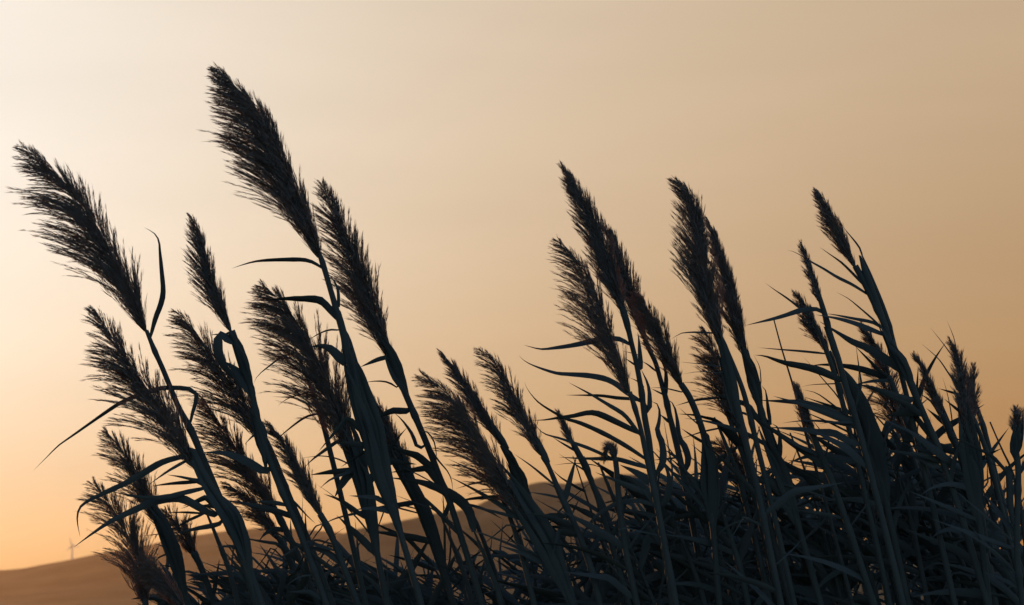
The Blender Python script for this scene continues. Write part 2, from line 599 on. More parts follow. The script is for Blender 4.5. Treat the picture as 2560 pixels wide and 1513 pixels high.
def give_sheath(r, pts, rad):
    """Leaf sheath clasping the culm along pts (top first); where the bundle is thick, young blades hug it too."""
    big = max(rad)
    if big > 18:                              # a thick bundle runs on down the culm
        tail = r['px'][r['px'][:, 1] > pts[-1][1] + 20]
        pts, rad = list(pts), list(rad)
        for q in tail[::4]:
            if q[1] > min(pts[0][1] + 420, 1600) or q[1] < pts[-1][1] + 30:
                continue
            pts.append(tuple(q)); rad.append(max(13, rad[-1] * 0.94))
    slim = [min(w, 8 + 0.08 * w) for w in rad]
    sp = spline([(x, y, w) for (x, y), w in zip(pts, slim)], 14)
    P = at(sp[:, 0], sp[:, 1], np.full(14, r['depth']))
    Rm = sp[:, 2] * r['depth'] * PXS
    Rm = Rm * np.interp(np.arange(14), [0, 1, 9, 13], [1.0, 1.0, 1.0, 0.72])
    v, t, q = tube(P, Rm, 9, cap=False)
    v = v.reshape(14, 9, 3)
    tt = unit(np.gradient(P, axis=0))
    v[0] += tt[0] * (np.cos(np.arange(9) / 9 * 6.283 + random.uniform(-1, 1)) * 0.9 * Rm[0])[:, None]
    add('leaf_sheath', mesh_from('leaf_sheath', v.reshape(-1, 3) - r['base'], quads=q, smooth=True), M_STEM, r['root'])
    if big <= 13:
        return
    path = spline([(x, y, w) for (x, y), w in zip(pts, rad)], 12)[::-1]
    tn = unit(np.gradient(path[:, :2], axis=0))
    nr = np.stack([tn[:, 1], -tn[:, 0]], 1)
    nb = 12 if big > 24 else 9 if big > 20 else 6
    for j in range(nb):
        o = (j / (nb - 1) - 0.5) * 1.45 + random.uniform(-0.1, 0.1)
        i0 = random.randint(0, 2)
        i1 = random.randint(6, 11)
        c = [tuple(path[i, :2] + nr[i] * o * path[i, 2] * min(1.0, 0.15 + (i - i0) / 4)) for i in range(i0, i1 + 1, 2)]
        ex = random.uniform(20, 75)
        last, dirn = np.array(c[-1]), tn[min(i1, 11)]
        dirn = unit(dirn + np.array([-0.25 if o < 0.2 else 0.0, 0.05]))
        c.append(tuple(last + dirn * ex))
        start = path[max(i0 - 1, 0), :2] - tn[0] * 30
        give_leaf(r, [tuple(start)] + c, min(22, random.uniform(0.45, 0.95) * big), d1=r['depth'] + random.uniform(-0.03, 0.03),
                  prof=([0, 0.15, 0.4, 0.7, 0.88, 1], [0.3, 0.8, 1, 0.85, 0.45, 0.03]), tilt=random.uniform(-0.4, 0.4))


G_PL = 'plumed reeds in the wind'

# Each reed: label, depth, plume (tip first), plume shape, culm (top down) with radii, sheaths. Pixels of the 2560 px photo.
PLUMED = [
    dict(l='reed with the big open plume at far left, highest of the left edge', d=5.5,
         p=[(56, 365), (112, 412), (172, 468), (222, 535), (264, 606), (303, 680), (338, 755), (366, 830)], k=dict(wl=135, wr=44, al=35, ar=17, dens=1.12, solid=0.35, tipw=0.42),
         s=[(366, 826), (386, 876), (408, 925), (445, 1015), (470, 1062), (505, 1140), (560, 1270), (605, 1400)], r=[5, 6, 6.5, 7, 8, 8, 8, 9],
         sh=[([(474, 1064), (505, 1140), (545, 1235)], [10, 10, 9])]),
    dict(l='reed with fluffy pale tipped plume just below the far left plume', d=5.35,
         p=[(236, 772), (280, 842), (325, 910), (372, 980), (418, 1045), (458, 1110), (492, 1175)], k=dict(wl=118, wr=46, al=33, ar=20, dens=1.0, solid=0.5, tipw=0.5),
         s=[(480, 1150), (505, 1195), (540, 1262), (580, 1335), (625, 1430), (655, 1513)], r=[12, 17, 20, 20, 16, 12],
         sh=[([(478, 1120), (520, 1205), (585, 1300), (615, 1370)], [14, 22, 24, 14])]),
    dict(l='reed with short narrow plume, third from the top at lower left', d=5.75,
         p=[(260, 1074), (296, 1115), (328, 1164), (355, 1216), (380, 1270), (402, 1325)], k=dict(wl=70, wr=32, al=32, ar=18, dens=0.9, solid=0.35, tipw=0.55),
         s=[(398, 1305), (415, 1345), (440, 1410), (470, 1513)], r=[8, 13, 14, 10], sh=[([(385, 1270), (420, 1350), (450, 1430)], [12, 20, 16])]),
    dict(l='reed with the lowest leftmost plume, in front of the hazy hill', d=5.6,
         p=[(231, 1206), (262, 1244), (294, 1292), (322, 1345), (343, 1400), (358, 1460), (364, 1520)], k=dict(wl=111, wr=58, al=38, ar=26, dens=0.85, solid=0.3, tipw=0.55),
         s=[(362, 1500), (372, 1560), (395, 1640)], r=[8, 8, 8]),
    dict(l='reed with slim dark upright plume between the far left and tallest plumes', d=5.45,
         p=[(478, 540), (497, 590), (514, 650), (532, 708), (554, 770), (580, 835)], k=dict(wl=49, wr=24, al=18, ar=11, dens=1.0, solid=0.6, tipw=0.55),
         s=[(578, 828), (596, 868), (612, 918), (626, 965), (645, 1055), (665, 1125), (702, 1222), (745, 1320), (790, 1440)], r=[10, 12, 12, 12, 8, 8, 8, 8, 9],
         sh=[([(589, 850), (612, 915), (630, 976)], [13, 14, 13]), ([(640, 1040), (655, 1100), (663, 1155)], [14, 15, 11])]),
    dict(l='reed with wispy plume hanging left of the slim upright plume', d=5.7,
         p=[(440, 778), (478, 815), (525, 884), (566, 945), (606, 1002), (640, 1058), (668, 1115)], k=dict(wl=111, wr=36, al=34, ar=18, dens=0.95, solid=0.4, tipw=0.5),
         s=[(650, 1075), (680, 1135), (720, 1235), (770, 1350), (820, 1480)], r=[9, 11, 10, 9, 9]),
    dict(l='reed with pale ragged plume crossed by leaves below the wispy one', d=5.85,
         p=[(506, 992), (545, 1052), (586, 1115), (625, 1175), (660, 1230), (698, 1292)], k=dict(wl=94, wr=30, al=33, ar=18, dens=0.95, solid=0.45, tipw=0.55),
         s=[(680, 1262), (712, 1320), (750, 1400), (790, 1500)], r=[10, 14, 14, 10]),
    dict(l='tallest reed of all, with the highest dark plume', d=5.4,
         p=[(542, 169), (590, 218), (634, 265), (668, 318), (698, 380), (728, 445), (756, 510), (780, 575), (803, 650)], k=dict(wl=135, wr=26, al=33, ar=12, dens=1.45, solid=0.7, tipw=0.4),
         s=[(798, 632), (811, 672), (822, 710), (838, 765), (852, 815), (868, 875), (882, 935), (900, 1010), (925, 1090), (960, 1200), (1000, 1330)], r=[5, 7, 7, 8, 13, 18, 22, 24, 20, 14, 10],
         sh=[([(842, 775), (858, 830), (870, 890)], [9, 15, 21]), ([(872, 868), (880, 920), (885, 955)], [20, 26, 26]), ([(884, 930), (905, 1005), (935, 1090)], [25, 30, 26])]),
    dict(l='reed with brownish drooping plume right against the tallest plume', d=5.6,
         p=[(805, 454), (832, 520), (862, 590), (892, 660), (920, 730), (944, 800), (966, 866), (982, 915)], k=dict(wl=74, wr=40, al=26, ar=17, dens=1.15, solid=0.65, tipw=0.5),
         s=[(976, 890), (995, 940), (1020, 1000), (1046, 1060), (1072, 1122), (1098, 1190), (1126, 1260), (1165, 1380)], r=[9, 14, 14, 10, 9, 9, 9, 9],
         sh=[([(968, 868), (992, 930), (1015, 985)], [10, 16, 15])]),
    dict(l='reed with broad bushy plume left of the thick central stalk', d=5.55,
         p=[(655, 714), (702, 752), (748, 815), (786, 885), (815, 950), (840, 1015), (866, 1085), (890, 1150)], k=dict(wl=148, wr=50, al=35, ar=18, dens=1.2, solid=0.55, tipw=0.55),
         s=[(862, 1075), (885, 1135), (905, 1200), (925, 1290), (950, 1420)], r=[12, 16, 10, 9, 9], sh=[([(830, 985), (860, 1060), (890, 1150)], [22, 32, 24])]),
    dict(l='reed with tight dark plume emerging behind the thick central stalk', d=5.8,
         p=[(925, 985), (955, 1040), (985, 1105), (1012, 1165), (1040, 1232)], k=dict(wl=36, wr=26, al=16, ar=13, dens=1.2, solid=0.8, tipw=0.5),
         s=[(1032, 1210), (1058, 1270), (1090, 1360), (1125, 1480)], r=[9, 10, 9, 9], sh=[([(960, 1060), (1000, 1150), (1030, 1215)], [24, 26, 14])]),
    dict(l='reed with small slim plume amid crossing leaves at lower centre left', d=5.5,
         p=[(662, 1055), (694, 1085), (722, 1128), (750, 1185), (780, 1245), (808, 1300)], k=dict(wl=34, wr=20, al=19, ar=13, dens=1.0, solid=0.7, tipw=0.6),
         s=[(800, 1285), (825, 1330), (860, 1420), (890, 1500)], r=[10, 9, 9, 9]),
    dict(l='reed with fan shaped plume standing alone left of centre hill', d=5.5,
         p=[(1054, 935), (1112, 978), (1165, 1038), (1208, 1102), (1245, 1168), (1280, 1235), (1318, 1300)], k=dict(wl=111, wr=24, al=34, ar=12, dens=1.05, solid=0.5, tipw=0.5),
         s=[(1288, 1250), (1320, 1300), (1355, 1355), (1400, 1440), (1440, 1530)], r=[14, 24, 26, 22, 16], sh=[([(1270, 1200), (1305, 1262), (1350, 1330), (1385, 1400)], [16, 30, 34, 26])]),
    dict(l='reed with narrow pointed plume close behind the fan shaped plume', d=5.65,
         p=[(1101, 877), (1136, 922), (1172, 975), (1206, 1030), (1238, 1082), (1262, 1122)], k=dict(wl=30, wr=18, al=16, ar=13, dens=1.0, solid=0.65, tipw=0.5),
         s=[(1256, 1112), (1275, 1150), (1298, 1200), (1330, 1265), (1375, 1360), (1420, 1470)], r=[9, 8, 9, 12, 10, 9], sh=[([(1228, 1062), (1252, 1098), (1268, 1124)], [7, 13, 11]), ([(1270, 1130), (1295, 1190), (1330, 1265)], [14, 17, 16])]),
    dict(l='reed with lone airy plume right of the fan shaped plume', d=5.5,
         p=[(1197, 872), (1238, 912), (1270, 965), (1300, 1025), (1334, 1090), (1362, 1148)], k=dict(wl=54, wr=22, al=28, ar=15, dens=0.85, solid=0.45, tipw=0.55),
         s=[(1358, 1140), (1371, 1165), (1389, 1207), (1412, 1262), (1436, 1310), (1458, 1365), (1480, 1430), (1500, 1513)], r=[9, 6, 6.5, 7, 8, 8, 8, 8],
         sh=[([(1338, 1095), (1356, 1130), (1370, 1158)], [8, 12, 12]), ([(1392, 1215), (1414, 1264), (1434, 1304)], [8, 10, 9])]),
    dict(l='reed with long dense pointed plume, tallest of the middle right', d=5.5,
         p=[(1403, 415), (1432, 460), (1460, 515), (1486, 575), (1508, 635), (1530, 700), (1550, 755), (1566, 800)], k=dict(wl=38, wr=30, al=15, ar=12, dens=1.45, solid=0.95, tipw=0.45),
         s=[(1560, 785), (1570, 820), (1578, 856), (1590, 905), (1603, 975), (1612, 1045), (1622, 1100), (1628, 1150), (1640, 1240), (1660, 1370)], r=[8, 7, 6.5, 6.5, 7, 8, 10, 12, 12, 11],
         sh=[([(1554, 765), (1566, 805), (1574, 840)], [9, 11, 7])]),
    dict(l='reed with open feathery plume hanging left of the long dense plume', d=5.35,
         p=[(1396, 599), (1424, 628), (1456, 670), (1482, 718), (1504, 775), (1522, 830), (1540, 880), (1560, 940), (1576, 990)], k=dict(wl=94, wr=22, al=30, ar=12, dens=0.8, solid=0.4, tipw=0.5),
         s=[(1574, 980), (1584, 1010), (1600, 1065), (1616, 1140), (1640, 1250), (1665, 1380)], r=[6, 6, 6, 7, 8, 8]),
    dict(l='reed with straight plume half hidden behind the long dense plume', d=5.75,
         p=[(1505, 555), (1535, 620), (1560, 690), (1585, 760), (1602, 815), (1616, 858)], k=dict(wl=32, wr=26, al=14, ar=13, dens=1.2, solid=0.8, tipw=0.5),
         s=[(1612, 848), (1622, 872), (1638, 905), (1650, 945), (1664, 995), (1674, 1040), (1686, 1088), (1698, 1140), (1710, 1195), (1730, 1300)], r=[7, 6, 6, 6, 7, 7, 8, 8, 8, 8]),
    dict(l='reed with curved plume leaning on the right of the long dense plume', d=5.6,
         p=[(1590, 735), (1614, 775), (1640, 825), (1664, 878), (1688, 930), (1708, 975)], k=dict(wl=45, wr=26, al=16, ar=14, dens=1.15, solid=0.75, tipw=0.55),
         s=[(1702, 960), (1722, 990), (1740, 1030), (1753, 1066), (1766, 1110), (1774, 1150), (1776, 1230), (1785, 1350)], r=[10, 11, 9, 8, 9, 16, 20, 16], sh=[([(1764, 1085), (1772, 1140), (1774, 1200)], [9, 18, 24])]),
    dict(l='reed with tall shaggy plume curling at its tip, right of centre', d=5.4,
         p=[(1686, 450), (1706, 468), (1724, 498), (1738, 545), (1752, 610), (1765, 680), (1778, 750), (1794, 820), (1808, 885)], k=dict(wl=63, wr=30, al=18, ar=13, dens=1.35, solid=0.85, tipw=0.55),
         s=[(1804, 865), (1820, 920), (1838, 990), (1852, 1050), (1868, 1120), (1895, 1230), (1920, 1350)], r=[13, 14, 14, 14, 14, 14, 14], sh=[([(1800, 850), (1828, 960), (1850, 1060)], [17, 18, 17])]),
    dict(l='reed with smooth dark spear like plume beside the shaggy tall plume', d=5.55,
         p=[(1770, 550), (1790, 600), (1808, 660), (1826, 725), (1842, 790), (1858, 860), (1872, 915)], k=dict(wl=36, wr=14, al=14, ar=8, dens=1.4, solid=0.95, tipw=0.45),
         s=[(1868, 900), (1882, 950), (1898, 1010), (1915, 1075), (1938, 1140), (1965, 1215), (2000, 1330)], r=[15, 15, 14, 13, 14, 14, 12], sh=[([(1860, 870), (1884, 955), (1902, 1030)], [17, 17, 14]), ([(1906, 1050), (1930, 1120), (1960, 1200)], [18, 22, 18])]),
    dict(l='reed with short loose plume at the foot of the shaggy tall plume', d=5.7,
         p=[(1760, 820), (1778, 862), (1796, 915), (1812, 965), (1830, 1020), (1848, 1075)], k=dict(wl=74, wr=16, al=34, ar=12, dens=0.95, solid=0.5, tipw=0.6),
         s=[(1842, 1055), (1856, 1095), (1880, 1170), (1915, 1290)], r=[9, 11, 10, 9]),
    dict(l='reed with short plume bursting from its sheath, highest at the right', d=5.5,
         p=[(2040, 474), (2064, 512), (2086, 556), (2106, 600), (2126, 642), (2142, 676)], k=dict(wl=38, wr=14, al=16, ar=8, dens=1.2, solid=0.85, tipw=0.45),
         s=[(2138, 665), (2154, 694), (2172, 730), (2194, 775), (2212, 815), (2219, 840), (2234, 872), (2256, 912), (2276, 955), (2296, 1005), (2320, 1060), (2345, 1115), (2380, 1220)],
         r=[12, 12, 10, 9, 9, 8, 14, 16, 16, 12, 11, 11, 10], sh=[([(2150, 640), (2166, 690), (2190, 755), (2213, 812)], [3, 11, 11, 12]), ([(2222, 845), (2244, 890), (2268, 935), (2280, 972)], [9, 17, 18, 16])]),
    dict(l='thin reed with closed spike standing left of the bursting plume', d=5.45,
         p=[(2002, 605), (2014, 638), (2028, 678), (2044, 728), (2058, 776)], k=dict(wl=14, wr=7, al=12, ar=8, dens=0.9, solid=0.9, tipw=0.7),
         s=[(2046, 735), (2060, 780), (2074, 830), (2086, 870), (2096, 900), (2112, 960), (2140, 1050), (2175, 1180)], r=[6, 7, 7, 8, 9, 9, 9, 9], sh=[([(2068, 820), (2082, 860), (2090, 890)], [8, 11, 10])]),
    dict(l='reed with ragged dark plume below the thin closed spike', d=5.6,
         p=[(1986, 730), (2010, 765), (2032, 806), (2054, 848), (2076, 895)], k=dict(wl=25, wr=16, al=16, ar=12, dens=1.1, solid=0.8, tipw=0.45),
         s=[(2070, 880), (2090, 912), (2112, 950), (2135, 995), (2160, 1060), (2190, 1150), (2220, 1280)], r=[12, 14, 18, 22, 24, 20, 14], sh=[([(2098, 925), (2130, 985), (2160, 1060), (2180, 1130)], [17, 28, 34, 30])]),
    dict(l='reed with blunt dark spike rising low between crossing right leaves', d=5.5,
         p=[(1988, 959), (1998, 992), (2012, 1030), (2026, 1070), (2042, 1115)], k=dict(wl=15, wr=13, al=10, ar=9, dens=1.2, solid=1.0, tipw=0.7),
         s=[(2024, 1062), (2042, 1112), (2064, 1165), (2090, 1230), (2125, 1330)], r=[14, 16, 18, 17, 13]),
    dict(l='small slim plumed reed behind the stem of the bursting plume', d=5.8,
         p=[(2152, 808), (2170, 835), (2190, 870), (2210, 910), (2228, 955)], k=dict(wl=25, wr=14, al=16, ar=14, dens=1.0, solid=0.7, tipw=0.6),
         s=[(2222, 940), (2238, 980), (2258, 1030), (2290, 1110), (2330, 1220)], r=[7, 8, 8, 8, 8]),
    dict(l='reed with bristly open plume tangled among leaves at right', d=5.9,
         p=[(2196, 905), (2208, 945), (2222, 990), (2240, 1040), (2262, 1095)], k=dict(wl=67, wr=48, al=34, ar=28, dens=0.9, solid=0.4, tipw=0.7),
         s=[(2255, 1078), (2270, 1115), (2300, 1200), (2335, 1310)], r=[8, 9, 9, 9]),
    dict(l='reed with slender tufted spike near the right edge cluster', d=5.6,
         p=[(2285, 882), (2304, 915), (2322, 955), (2342, 1002), (2362, 1052)], k=dict(wl=17, wr=11, al=14, ar=12, dens=1.0, solid=0.8, tipw=0.7),
         s=[(2355, 1035), (2372, 1075), (2396, 1130), (2420, 1200), (2445, 1310)], r=[10, 13, 16, 16, 12]),
    dict(l='reed with stiff upright plume ending in a bent tuft near right edge', d=5.5,
         p=[(2372, 850), (2386, 872), (2396, 912), (2404, 965), (2412, 1025), (2422, 1085), (2430, 1150)], k=dict(wl=21, wr=22, al=14, ar=14, dens=1.2, solid=0.9, tipw=0.55),
         s=[(2422, 1090), (2432, 1150), (2440, 1220), (2452, 1330)], r=[16, 22, 22, 16], sh=[([(2408, 1010), (2422, 1090), (2436, 1180)], [14, 24, 26])]),
    dict(l='reed with upright brush plume touching the stiff bent tuft plume', d=5.65,
         p=[(2434, 912), (2432, 960), (2428, 1010), (2428, 1065), (2432, 1125)], k=dict(wl=23, wr=20, al=14, ar=14, dens=1.1, solid=0.7, tipw=0.7),
         s=[(2430, 1105), (2436, 1160), (2448, 1250), (2465, 1370)], r=[10, 11, 10, 9]),
    dict(l='reed with swollen sheath and small tuft at the right picture edge', d=5.45,
         p=[(2541, 1018), (2542, 1045), (2542, 1075), (2543, 1100)], k=dict(wl=19, wr=16, al=28, ar=26, dens=0.9, solid=0.7, tipw=0.8),
         s=[(2543, 1090), (2540, 1125), (2545, 1165), (2545, 1230), (2542, 1310), (2545, 1420), (2560, 1530)], r=[9, 8, 9, 10, 10, 10, 10],
         sh=[([(2548, 1082), (2541, 1105), (2538, 1130), (2541, 1150)], [9, 14, 11, 7]), ([(2522, 1172), (2524, 1215), (2526, 1265), (2534, 1310)], [9, 11, 10, 7])]),
    dict(l='small reed with hooked over tuft in front of the centre hill', d=5.5,
         p=[(1508, 1152), (1514, 1130), (1524, 1118), (1534, 1130), (1540, 1158)], k=dict(wl=15, wr=8, al=30, ar=25, dens=0.9, solid=0.6, tipw=0.7),
         s=[(1538, 1145), (1542, 1180), (1544, 1215), (1550, 1275), (1565, 1380), (1590, 1500)], r=[7, 7, 8, 8, 8, 8]),
    dict(l='thin reed with narrow closed spike left of the hooked tuft', d=5.6,
         p=[(1394, 1029), (1408, 1058), (1424, 1092), (1440, 1125)], k=dict(wl=11, wr=8, al=12, ar=11, dens=0.9, solid=0.9, tipw=0.7),
         s=[(1432, 1108), (1452, 1145), (1468, 1178), (1480, 1210), (1496, 1255), (1525, 1350), (1560, 1470)], r=[7, 8, 8, 6, 6, 7, 7], sh=[([(1452, 1140), (1466, 1170), (1474, 1192)], [8, 11, 9])]),
    dict(l='reed with low pale plume sprawling below the shaggy tall plume', d=5.85,
         p=[(1783, 1102), (1812, 1122), (1842, 1150), (1868, 1182), (1890, 1222)], k=dict(wl=49, wr=38, al=32, ar=26, dens=0.85, solid=0.4, tipw=0.7),
         s=[(1882, 1208), (1905, 1250), (1935, 1330), (1965, 1440)], r=[8, 9, 9, 9]),
    dict(l='reed with low bristly plume right of the lowest leftmost plume', d=5.9,
         p=[(412, 1272), (438, 1305), (465, 1345), (490, 1395)], k=dict(wl=49, wr=40, al=34, ar=28, dens=0.85, solid=0.4, tipw=0.7),
         s=[(484, 1380), (505, 1425), (540, 1520)], r=[9, 10, 10]),
    dict(l='reed with plume cut by the bottom edge at lower left', d=5.5,
         p=[(350, 1392), (392, 1430), (432, 1475), (465, 1530)], k=dict(wl=74, wr=34, al=35, ar=22, dens=0.95, solid=0.5, tipw=0.7),
         s=[(455, 1510), (480, 1570), (510, 1660)], r=[10, 10, 10]),
    dict(l='reed with thin drooping plume low among stems at left centre', d=5.95,
         p=[(560, 1205), (600, 1232), (640, 1268), (678, 1312), (705, 1360)], k=dict(wl=51, wr=16, al=28, ar=14, dens=0.9, solid=0.5, tipw=0.6),
         s=[(698, 1345), (722, 1395), (755, 1490)], r=[9, 10, 10]),
]

# bare dead stalks: label, depth, culm, radii
STALKS = [
    ('bare thin stalk leaning between the spear plume and blunt spike', 5.6, [(1934, 797), (1954, 871), (1978, 949), (1998, 1020), (2017, 1093), (2045, 1190), (2070, 1280)], [1.6, 2, 2.4, 3, 4, 4, 5]),
    ('short thin dead stalk standing just left of the blunt dark spike', 5.75, [(1975, 1082), (1990, 1120), (2010, 1170), (2030, 1230), (2050, 1300)], [2, 2.5, 3, 3, 4]),
    ('bare broken stalk tilting left beside the right edge reed', 5.5, [(2475, 1055), (2490, 1090), (2508, 1130), (2526, 1168), (2545, 1230), (2560, 1330)], [2, 2, 2.4, 3, 5, 6]),
    ('thin dry stalk crossing the sky gap over the centre hill', 5.7, [(1432, 1140), (1446, 1180), (1462, 1230), (1485, 1300), (1520, 1400)], [1, 1.6, 2.2, 3, 4]),
]

